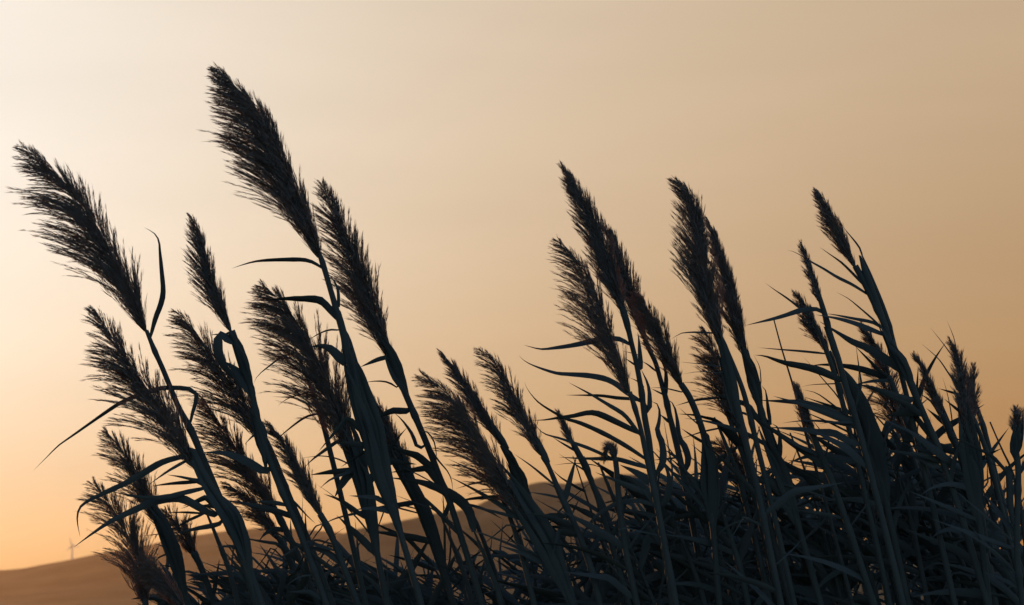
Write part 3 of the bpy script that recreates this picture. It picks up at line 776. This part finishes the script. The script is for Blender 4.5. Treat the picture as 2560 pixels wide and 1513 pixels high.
# leaves, base first: width px then points
LEAVES = [
    (14, (376, 843), (389, 795), (402, 761), (408, 728), (404, 676), (400, 632), (397, 602), (385, 583), (361, 569)),
    (12, (474, 1068), (479, 1040), (490, 1003), (490, 983), (471, 972), (438, 970), (397, 972), (314, 1001), (269, 1028), (186, 1086), (145, 1115), (120, 1140), (83, 1177)),
    (17, (458, 1142), (405, 1156), (355, 1185), (310, 1210), (264, 1231), (219, 1253), (198, 1272), (193, 1301), (200, 1342)),
    (22, (530, 1286), (455, 1247), (393, 1251), (343, 1272), (281, 1301), (231, 1334), (185, 1368)),
    (13, (505, 1222), (460, 1232), (413, 1243), (351, 1243), (273, 1228)),
    (10, (498, 1204), (430, 1209), (376, 1216)),
    (8, (490, 1200), (450, 1192), (417, 1187)),
    (8, (470, 1150), (420, 1178), (372, 1212)),
    (13, (545, 1311), (490, 1322), (434, 1336)),
    (8, (515, 1282), (470, 1302), (426, 1327)),
    (6, (512, 1284), (460, 1281), (413, 1282)),
    (22, (660, 1178), (620, 1155), (570, 1135), (530, 1131), (502, 1132)),
    (24, (594, 858), (572, 850), (556, 838), (546, 846), (546, 880), (560, 915), (590, 950), (608, 985)),
    (6, (560, 838), (545, 836), (524, 838)),
    (30, (634, 990), (608, 948), (582, 918), (558, 903)),
    (11, (806, 671), (785, 657), (762, 650), (735, 649), (684, 650), (644, 653), (617, 659), (580, 671)),
    (20, (845, 800), (832, 782), (815, 763), (802, 752), (782, 748), (725, 747), (694, 748), (665, 752)),
    (9, (846, 772), (846, 735), (842, 715), (829, 694), (818, 682)),
    (26, (860, 905), (845, 890), (829, 874), (815, 868), (799, 864), (778, 868)),
    (5, (845, 826), (836, 824), (815, 827), (789, 839), (770, 852)),
    (12, (965, 894), (947, 898), (923, 908), (900, 918)),
    (5, (740, 880), (704, 893), (667, 920), (644, 940), (634, 960)),
    (4, (760, 985), (735, 990), (710, 1002), (695, 1015)),
    (5, (990, 968), (974, 957), (950, 953), (927, 954), (908, 958)),
    (18, (1012, 1028), (981, 1027), (954, 1038), (925, 1047)),
    (6, (808, 1032), (768, 1041), (741, 1058), (711, 1082), (679, 1111)),
    (9, (670, 1075), (633, 1090), (612, 1111)),
    (10, (860, 1098), (843, 1104), (809, 1128), (781, 1149), (762, 1168)),
    (4, (880, 1165), (864, 1156), (837, 1145), (802, 1140), (754, 1145)),
    (16, (888, 1172), (878, 1176), (830, 1180), (774, 1188)),
    (24, (895, 1168), (871, 1187), (857, 1207), (836, 1244)),
    (8, (882, 1178), (854, 1187), (823, 1201), (799, 1222)),
    (24, (905, 1150), (950, 1152), (999, 1156), (1042, 1161)),
    (13, (925, 1300), (892, 1280), (854, 1252), (809, 1235)),
    (13, (1072, 1252), (1000, 1262), (940, 1273), (892, 1283), (837, 1297), (800, 1316)),
    (26, (1185, 1330), (1172, 1277), (1141, 1245), (1096, 1221), (1044, 1204), (972, 1194)),
    (4, (1052, 1078), (1068, 1080), (1085, 1104), (1091, 1138), (1089, 1169)),
    (5, (1060, 1085), (1089, 1142), (1120, 1180), (1130, 1207), (1132, 1238)),
    (5, (1235, 1200), (1192, 1207), (1139, 1222)),
    (4, (1230, 1210), (1201, 1200), (1160, 1180), (1116, 1163)),
    (9, (1330, 1300), (1285, 1292), (1223, 1276), (1156, 1262)),
    (6, (1395, 1215), (1380, 1207), (1331, 1167), (1284, 1134)),
    (7, (1470, 1232), (1447, 1221), (1402, 1194), (1380, 1172)),
    (6, (1405, 1248), (1393, 1243), (1360, 1236), (1320, 1230)),
    (4, (1430, 1298), (1420, 1292), (1375, 1268), (1331, 1243)),
    (3, (1500, 1168), (1480, 1162), (1429, 1158), (1384, 1163)),
    (15, (1576, 862), (1549, 848), (1516, 847), (1482, 853), (1435, 863), (1388, 870), (1351, 873), (1310, 863)),
    (15, (1606, 1006), (1573, 986), (1543, 962), (1512, 947), (1470, 939), (1427, 936), (1391, 933), (1349, 920), (1315, 905), (1298, 890)),
    (9, (1603, 1003), (1573, 997), (1543, 995), (1497, 989), (1415, 988)),
    (11, (1604, 1092), (1579, 1059), (1558, 1035), (1524, 1014), (1482, 989), (1421, 956)),
    (16, (1604, 1086), (1543, 1056), (1497, 1035), (1470, 1032), (1433, 1040), (1400, 1044), (1361, 1050), (1330, 1051)),
    (12, (1622, 1153), (1573, 1120), (1527, 1093), (1482, 1071), (1446, 1056), (1415, 1047), (1376, 1026), (1345, 1005), (1321, 977), (1311, 956)),
    (9, (1535, 1148), (1518, 1141), (1470, 1120), (1436, 1108), (1400, 1096), (1358, 1083), (1333, 1056)),
    (6, (1448, 1134), (1436, 1126), (1400, 1105), (1380, 1092)),
    (12, (1628, 1173), (1573, 1156), (1537, 1147), (1500, 1147), (1446, 1146), (1397, 1143)),
    (32, (1690, 1318), (1658, 1287), (1618, 1250), (1573, 1214), (1518, 1177), (1476, 1148)),
    (20, (1640, 1215), (1621, 1202), (1588, 1180), (1549, 1162)),
    (13, (1602, 925), (1600, 886), (1597, 848), (1594, 830)),
    (13, (1606, 1000), (1622, 1030), (1624, 986), (1618, 956), (1602, 922)),
    (18, (1640, 1185), (1658, 1153), (1655, 1108), (1643, 1077), (1649, 1047), (1646, 1014), (1628, 1003)),
    (17, (1656, 1262), (1668, 1244), (1674, 1199), (1664, 1168), (1652, 1150)),
    (11, (1664, 995), (1665, 971), (1664, 926), (1648, 893)),
    (17, (1705, 1190), (1721, 1153), (1712, 1117), (1697, 1093), (1694, 1056), (1685, 1014), (1668, 997)),
    (3, (1600, 890), (1575, 882), (1555, 877)),
    (5, (1594, 917), (1575, 904), (1561, 895)),
    (5, (1642, 930), (1620, 912), (1603, 902)),
    (5, (1632, 878), (1612, 864), (1597, 856)),
    (5, (1666, 990), (1645, 980), (1627, 971)),
    (4, (1708, 981), (1664, 971), (1627, 969)),
    (4, (1610, 966), (1591, 952), (1573, 944)),
    (8, (1676, 1058), (1662, 1046), (1650, 1036)),
    (8, (1698, 1148), (1680, 1136), (1662, 1125)),
    (5, (1696, 1144), (1660, 1148), (1630, 1151)),
    (7, (1800, 996), (1788, 995), (1749, 999), (1721, 1005), (1688, 1015)),
    (7, (1790, 1055), (1773, 1047), (1737, 1038), (1694, 1035)),
    (4, (1760, 1075), (1743, 1059), (1715, 1035), (1696, 1018)),
    (8, (1768, 1112), (1731, 1090), (1703, 1071)),
    (5, (1810, 1068), (1797, 1071), (1755, 1080), (1700, 1098)),
    (3, (1812, 918), (1767, 912), (1730, 908), (1697, 905)),
    (2.5, (1800, 932), (1773, 930), (1740, 930), (1705, 936)),
    (5, (1800, 834), (1751, 831), (1724, 831), (1701, 834), (1677, 849)),
    (7, (2172, 726), (2130, 682), (2103, 656), (2079, 639), (2049, 618)),
    (8, (2178, 742), (2133, 713), (2093, 693), (2059, 672), (2032, 657), (1990, 632), (1968, 625)),
    (5, (2216, 830), (2184, 800), (2153, 773), (2120, 746), (2091, 731)),
    (9, (2212, 826), (2184, 807), (2136, 797), (2086, 787), (2060, 784)),
    (13, (2217, 840), (2170, 821), (2126, 805), (2086, 795), (2039, 787)),
    (13, (2066, 790), (2049, 775), (2025, 773), (1998, 777), (1968, 787), (1934, 797), (1863, 814)),
    (6, (2030, 795), (2003, 773), (1968, 746), (1934, 723), (1914, 708)),
    (22, (2258, 930), (2214, 898), (2170, 871), (2130, 854), (2093, 831), (2049, 804)),
    (9, (2225, 945), (2204, 932), (2167, 895), (2136, 864)),
    (6, (2075, 886), (2052, 883), (2002, 878), (1951, 874), (1894, 869)),
    (20, (2112, 955), (2052, 928), (2012, 917), (1965, 908), (1934, 898), (1911, 890), (1887, 888)),
    (17, (2235, 955), (2205, 941), (2153, 923), (2102, 914), (2053, 912), (2023, 915)),
    (10, (2238, 952), (2181, 953), (2129, 964)),
    (19, (2280, 1000), (2235, 990), (2175, 968), (2136, 961)),
    (19, (2140, 1052), (2114, 1044), (2078, 1029), (2023, 1011), (1987, 1005), (1920, 1002), (1895, 1000)),
    (5, (2138, 1048), (2111, 1035), (2077, 1008), (2041, 983), (2005, 974)),
    (3.5, (2128, 958), (2099, 959), (2029, 962), (2002, 968)),
    (19, (2150, 1112), (2120, 1102), (2084, 1083), (2040, 1080), (2008, 1074), (1947, 1070), (1920, 1068)),
    (11, (2058, 1140), (2008, 1120), (1956, 1093)),
    (19, (2140, 1152), (2099, 1147), (2053, 1138), (2008, 1144), (1966, 1160)),
    (6, (2140, 1058), (2114, 1056), (2080, 1056), (2047, 1059)),
    (22, (1860, 1125), (1853, 1117), (1811, 1071), (1780, 1047), (1750, 1041)),
    (10, (1925, 1062), (1920, 1020), (1914, 977), (1903, 963)),
    (13, (1945, 1165), (1950, 1123), (1947, 1074), (1929, 1058)),
    (3, (1903, 965), (1902, 950), (1899, 917), (1883, 886)),
    (7, (2410, 990), (2393, 985), (2345, 971)),
    (9, (2412, 1036), (2396, 1026), (2360, 997)),
    (5, (2345, 995), (2331, 987), (2297, 963)),
    (11, (2378, 1075), (2365, 1060), (2331, 1007), (2297, 983)),
    (13, (2382, 1070), (2364, 1060), (2316, 1021)),
    (20, (2382, 1160), (2364, 1146), (2307, 1103), (2249, 1060)),
    (9, (2335, 1135), (2311, 1127), (2259, 1108)),
    (9, (2340, 1170), (2321, 1161), (2259, 1127)),
    (7, (2350, 1226), (2326, 1223), (2283, 1218)),
    (4, (2398, 975), (2388, 959), (2369, 930), (2345, 896), (2302, 858)),
    (3, (2398, 915), (2388, 901), (2360, 862), (2326, 819)),
    (2.5, (2392, 880), (2384, 843), (2367, 800)),
    (11, (2450, 1260), (2453, 1209), (2453, 1136), (2446, 1084)),
    (15, (2540, 1345), (2528, 1324), (2485, 1266), (2454, 1230)),
    (5, (2510, 1300), (2490, 1262), (2456, 1213)),
    (4, (2530, 1275), (2518, 1266), (2500, 1252), (2475, 1252)),
    (2, (2532, 1176), (2518, 1172), (2480, 1160), (2441, 1151)),
    (5, (2158, 648), (2150, 622), (2136, 602), (2116, 578), (2105, 562)),
    (26, (2310, 1030), (2280, 1028), (2250, 1034), (2215, 1040)),
    (10, (1045, 1120), (1030, 1085), (1005, 1050), (985, 1032)),
    (12, (1105, 1300), (1118, 1275), (1122, 1250), (1112, 1230)),
    (7, (700, 1230), (735, 1255), (768, 1290), (790, 1310)),
    (7, (1170, 1260), (1215, 1275), (1260, 1300)),
    (10, (1440, 1330), (1395, 1318), (1350, 1316)),
]

for s in PLUMED:
    r = reed('plumed_reed', s['l'], G_PL, s['d'], s['s'], s['r'])
    give_plume(r, s['p'], **s['k'])
    for pts, rad in s.get('sh', ()):
        give_sheath(r, pts, rad)
for lab, d, st, rad in STALKS:
    reed('bare_stalk', lab, None, d, st, rad, cat='stalk', nodes=False)

G_LOW = 'plumeless leafy reeds in the dark foot of the reed bed'
LOW = []


def low_reed(x, y, depth, rad=7.0, lean=0.42):
    st = [(x, y), (x + lean * 60, y + 60), (x + lean * 150, y + 160), (x + lean * 230, y + 290)]
    r = reed('leafy_reed', 'leafy reed', G_LOW, depth, st, [rad * 0.25, rad * 0.7, rad, rad * 1.05])
    LOW.append((x, y, r))
    return r


def clear(r, pts):
    """Nearest point of a reed's culm to a leaf base: distance in px."""
    d = np.hypot(*(r['px'] - np.array(pts[0])).T)
    return d.min()


n_named = len(REEDS)
for width, *pts in LEAVES:
    best = min(REEDS, key=lambda r: clear(r, pts))
    if clear(best, pts) > 26:
        x, y = pts[0]
        best = low_reed(x - 4, y - 12, random.uniform(5.5, 5.9), 6.5)
    i = int(np.argmin(np.hypot(*(best['px'] - np.array(pts[0])).T)))
    c = best['px'][i]
    if math.hypot(c[0] - pts[0][0], c[1] - pts[0][1]) > 5:
        pts = [tuple(c)] + list(pts)
    give_leaf(best, pts, width)


def wild_leaf(r, k, scale, blow=1.0):
    """A leaf of a low reed: leaves the culm steeply and is blown over to the left."""
    px = r['px']
    b = px[k]
    ln = random.uniform(120, 320) * scale * (0.6 if b[0] < 620 else 1.0)
    if random.random() < 0.76:
        a0 = random.uniform(118, 165)
        a1 = a0 + (random.uniform(0, 42) if random.random() < 0.75 else random.uniform(50, 120))
    else:
        a0 = random.uniform(35, 100)
        a1 = a0 + random.uniform(-50, 60)
    th0, th1 = math.radians(a0), math.radians(a1)
    p, pts = np.array(b, float), [tuple(b)]
    kink = random.random() < 0.4
    for i in range(7):
        t = (i + 0.5) / 7
        f = t ** 0.8 if not kink else (0.15 if t < 0.45 else 1.0)
        th = th0 + (th1 - th0) * f
        p = p + np.array([math.cos(th), -math.sin(th)]) * ln / 7
        pts.append(tuple(p))
    give_leaf(r, pts, random.choice((random.uniform(4, 9), random.uniform(9, 20), random.uniform(14, 26))) * scale, n=12)


# tops of the low reeds by picture column, and how many
EDGE_X = [230, 330, 420, 600, 800, 1000, 1150, 1300, 1500, 1640, 1720, 1850, 2000, 2110, 2200, 2300, 2420, 2500, 2600, 2700]
EDGE_Y = [1510, 1480, 1450, 1425, 1415, 1400, 1405, 1415, 1375, 1275, 1215, 1200, 1215, 1110, 1090, 1110, 1170, 1310, 1350, 1380]


def sow(x0, x1, count, dmin, dmax, drop, leaves):
    for i in range(count):
        x = x0 + (x1 - x0) * (i + random.uniform(0.1, 0.9)) / count
        y = float(np.interp(x, EDGE_X, EDGE_Y)) + random.uniform(0.0, 1.0) ** 1.3 * drop
        d = random.uniform(dmin, dmax)
        r = low_reed(x, y, d, random.uniform(6, 9) * 5.6 / d, random.uniform(0.28, 0.55))
        vis = [k for k in range(len(r['px'])) if r['px'][k][1] < 1640]
        for j in range(leaves):
            k = vis[int((j + random.random()) / leaves * len(vis) * 0.98)]
            wild_leaf(r, k, 5.6 / d * 0.95)


# more blades on the plumed reeds themselves, lower down where the bed thickens
for r in REEDS[:len(PLUMED)]:
    top = r['px'][0]
    lo = max(top[1] + 60, 1020 if top[0] > 1850 else 1090 if top[0] < 1000 else 1230)
    vis = [k for k in range(len(r['px'])) if lo < r['px'][k][1] < 1560]
    if not vis:
        continue
    for j in range(7 if top[0] > 1700 else 5):
        wild_leaf(r, random.choice(vis), 0.8 if top[0] > 700 else 0.65)

sow(400, 1000, 34, 5.6, 7.4, 130, 11)
sow(980, 1680, 36, 5.6, 7.4, 130, 11)
sow(1640, 2640, 52, 5.6, 7.0, 170, 12)
sow(1660, 2680, 64, 6.6, 9.5, 120, 14)

# labels of the low reeds: which plumed reed they stand below, and their place there
FOOT = ['far left plume reed', 'pale tipped plume reed', 'lower left narrow plume reed', 'lowest leftmost plume reed', 'slim upright plume reed',
        'wispy plume reed', 'ragged plume reed', 'tallest reed', 'brownish drooping plume reed', 'bushy plume reed', 'plume behind the thick stalk',
        'small slim lower centre left plume', 'fan shaped plume reed', 'narrow pointed plume reed', 'lone airy plume reed', 'long dense plume reed',
        'feathery hanging plume reed', 'half hidden plume reed', 'curved plume reed', 'shaggy tall plume reed', 'spear like plume reed',
        'short loose plume reed', 'bursting plume reed', 'thin closed spike reed', 'ragged dark plume reed', 'blunt dark spike reed',
        'small slim right plume reed', 'bristly right plume reed', 'slender tufted spike reed', 'bent tuft plume reed', 'upright brush plume reed',
        'right edge tufted reed', 'hooked tuft reed', 'narrow spike reed by the hooked tuft', 'sprawling pale plume reed', 'low bristly left plume',
        'plume cut by the bottom edge', 'thin drooping low plume']
ORD = ['leftmost', 'second from left', 'third from left', 'fourth from left', 'fifth from left', 'sixth from left', 'seventh from left',
       'eighth from left', 'ninth from left', 'tenth from left', 'eleventh from left', 'twelfth from left']
heads = [np.interp(1380, r['px'][:, 1], r['px'][:, 0]) for r in REEDS[:len(FOOT)]]
feet = {}
for x, y, r in LOW:
    at_foot = float(np.interp(1380, r['px'][:, 1], r['px'][:, 0]))
    order = sorted(range(len(FOOT)), key=lambda i: abs(heads[i] - at_foot))
    i = next((i for i in order[:12] if len(feet.get(i, ())) < 9), order[0])
    feet.setdefault(i, []).append((x, r))
for i, lst in feet.items():
    for k, (x, r) in enumerate(sorted(lst, key=lambda q: q[0])):
        r['root']['label'] = 'leafy plumeless reed below the %s, %s' % (FOOT[i], ORD[min(k, 11)])
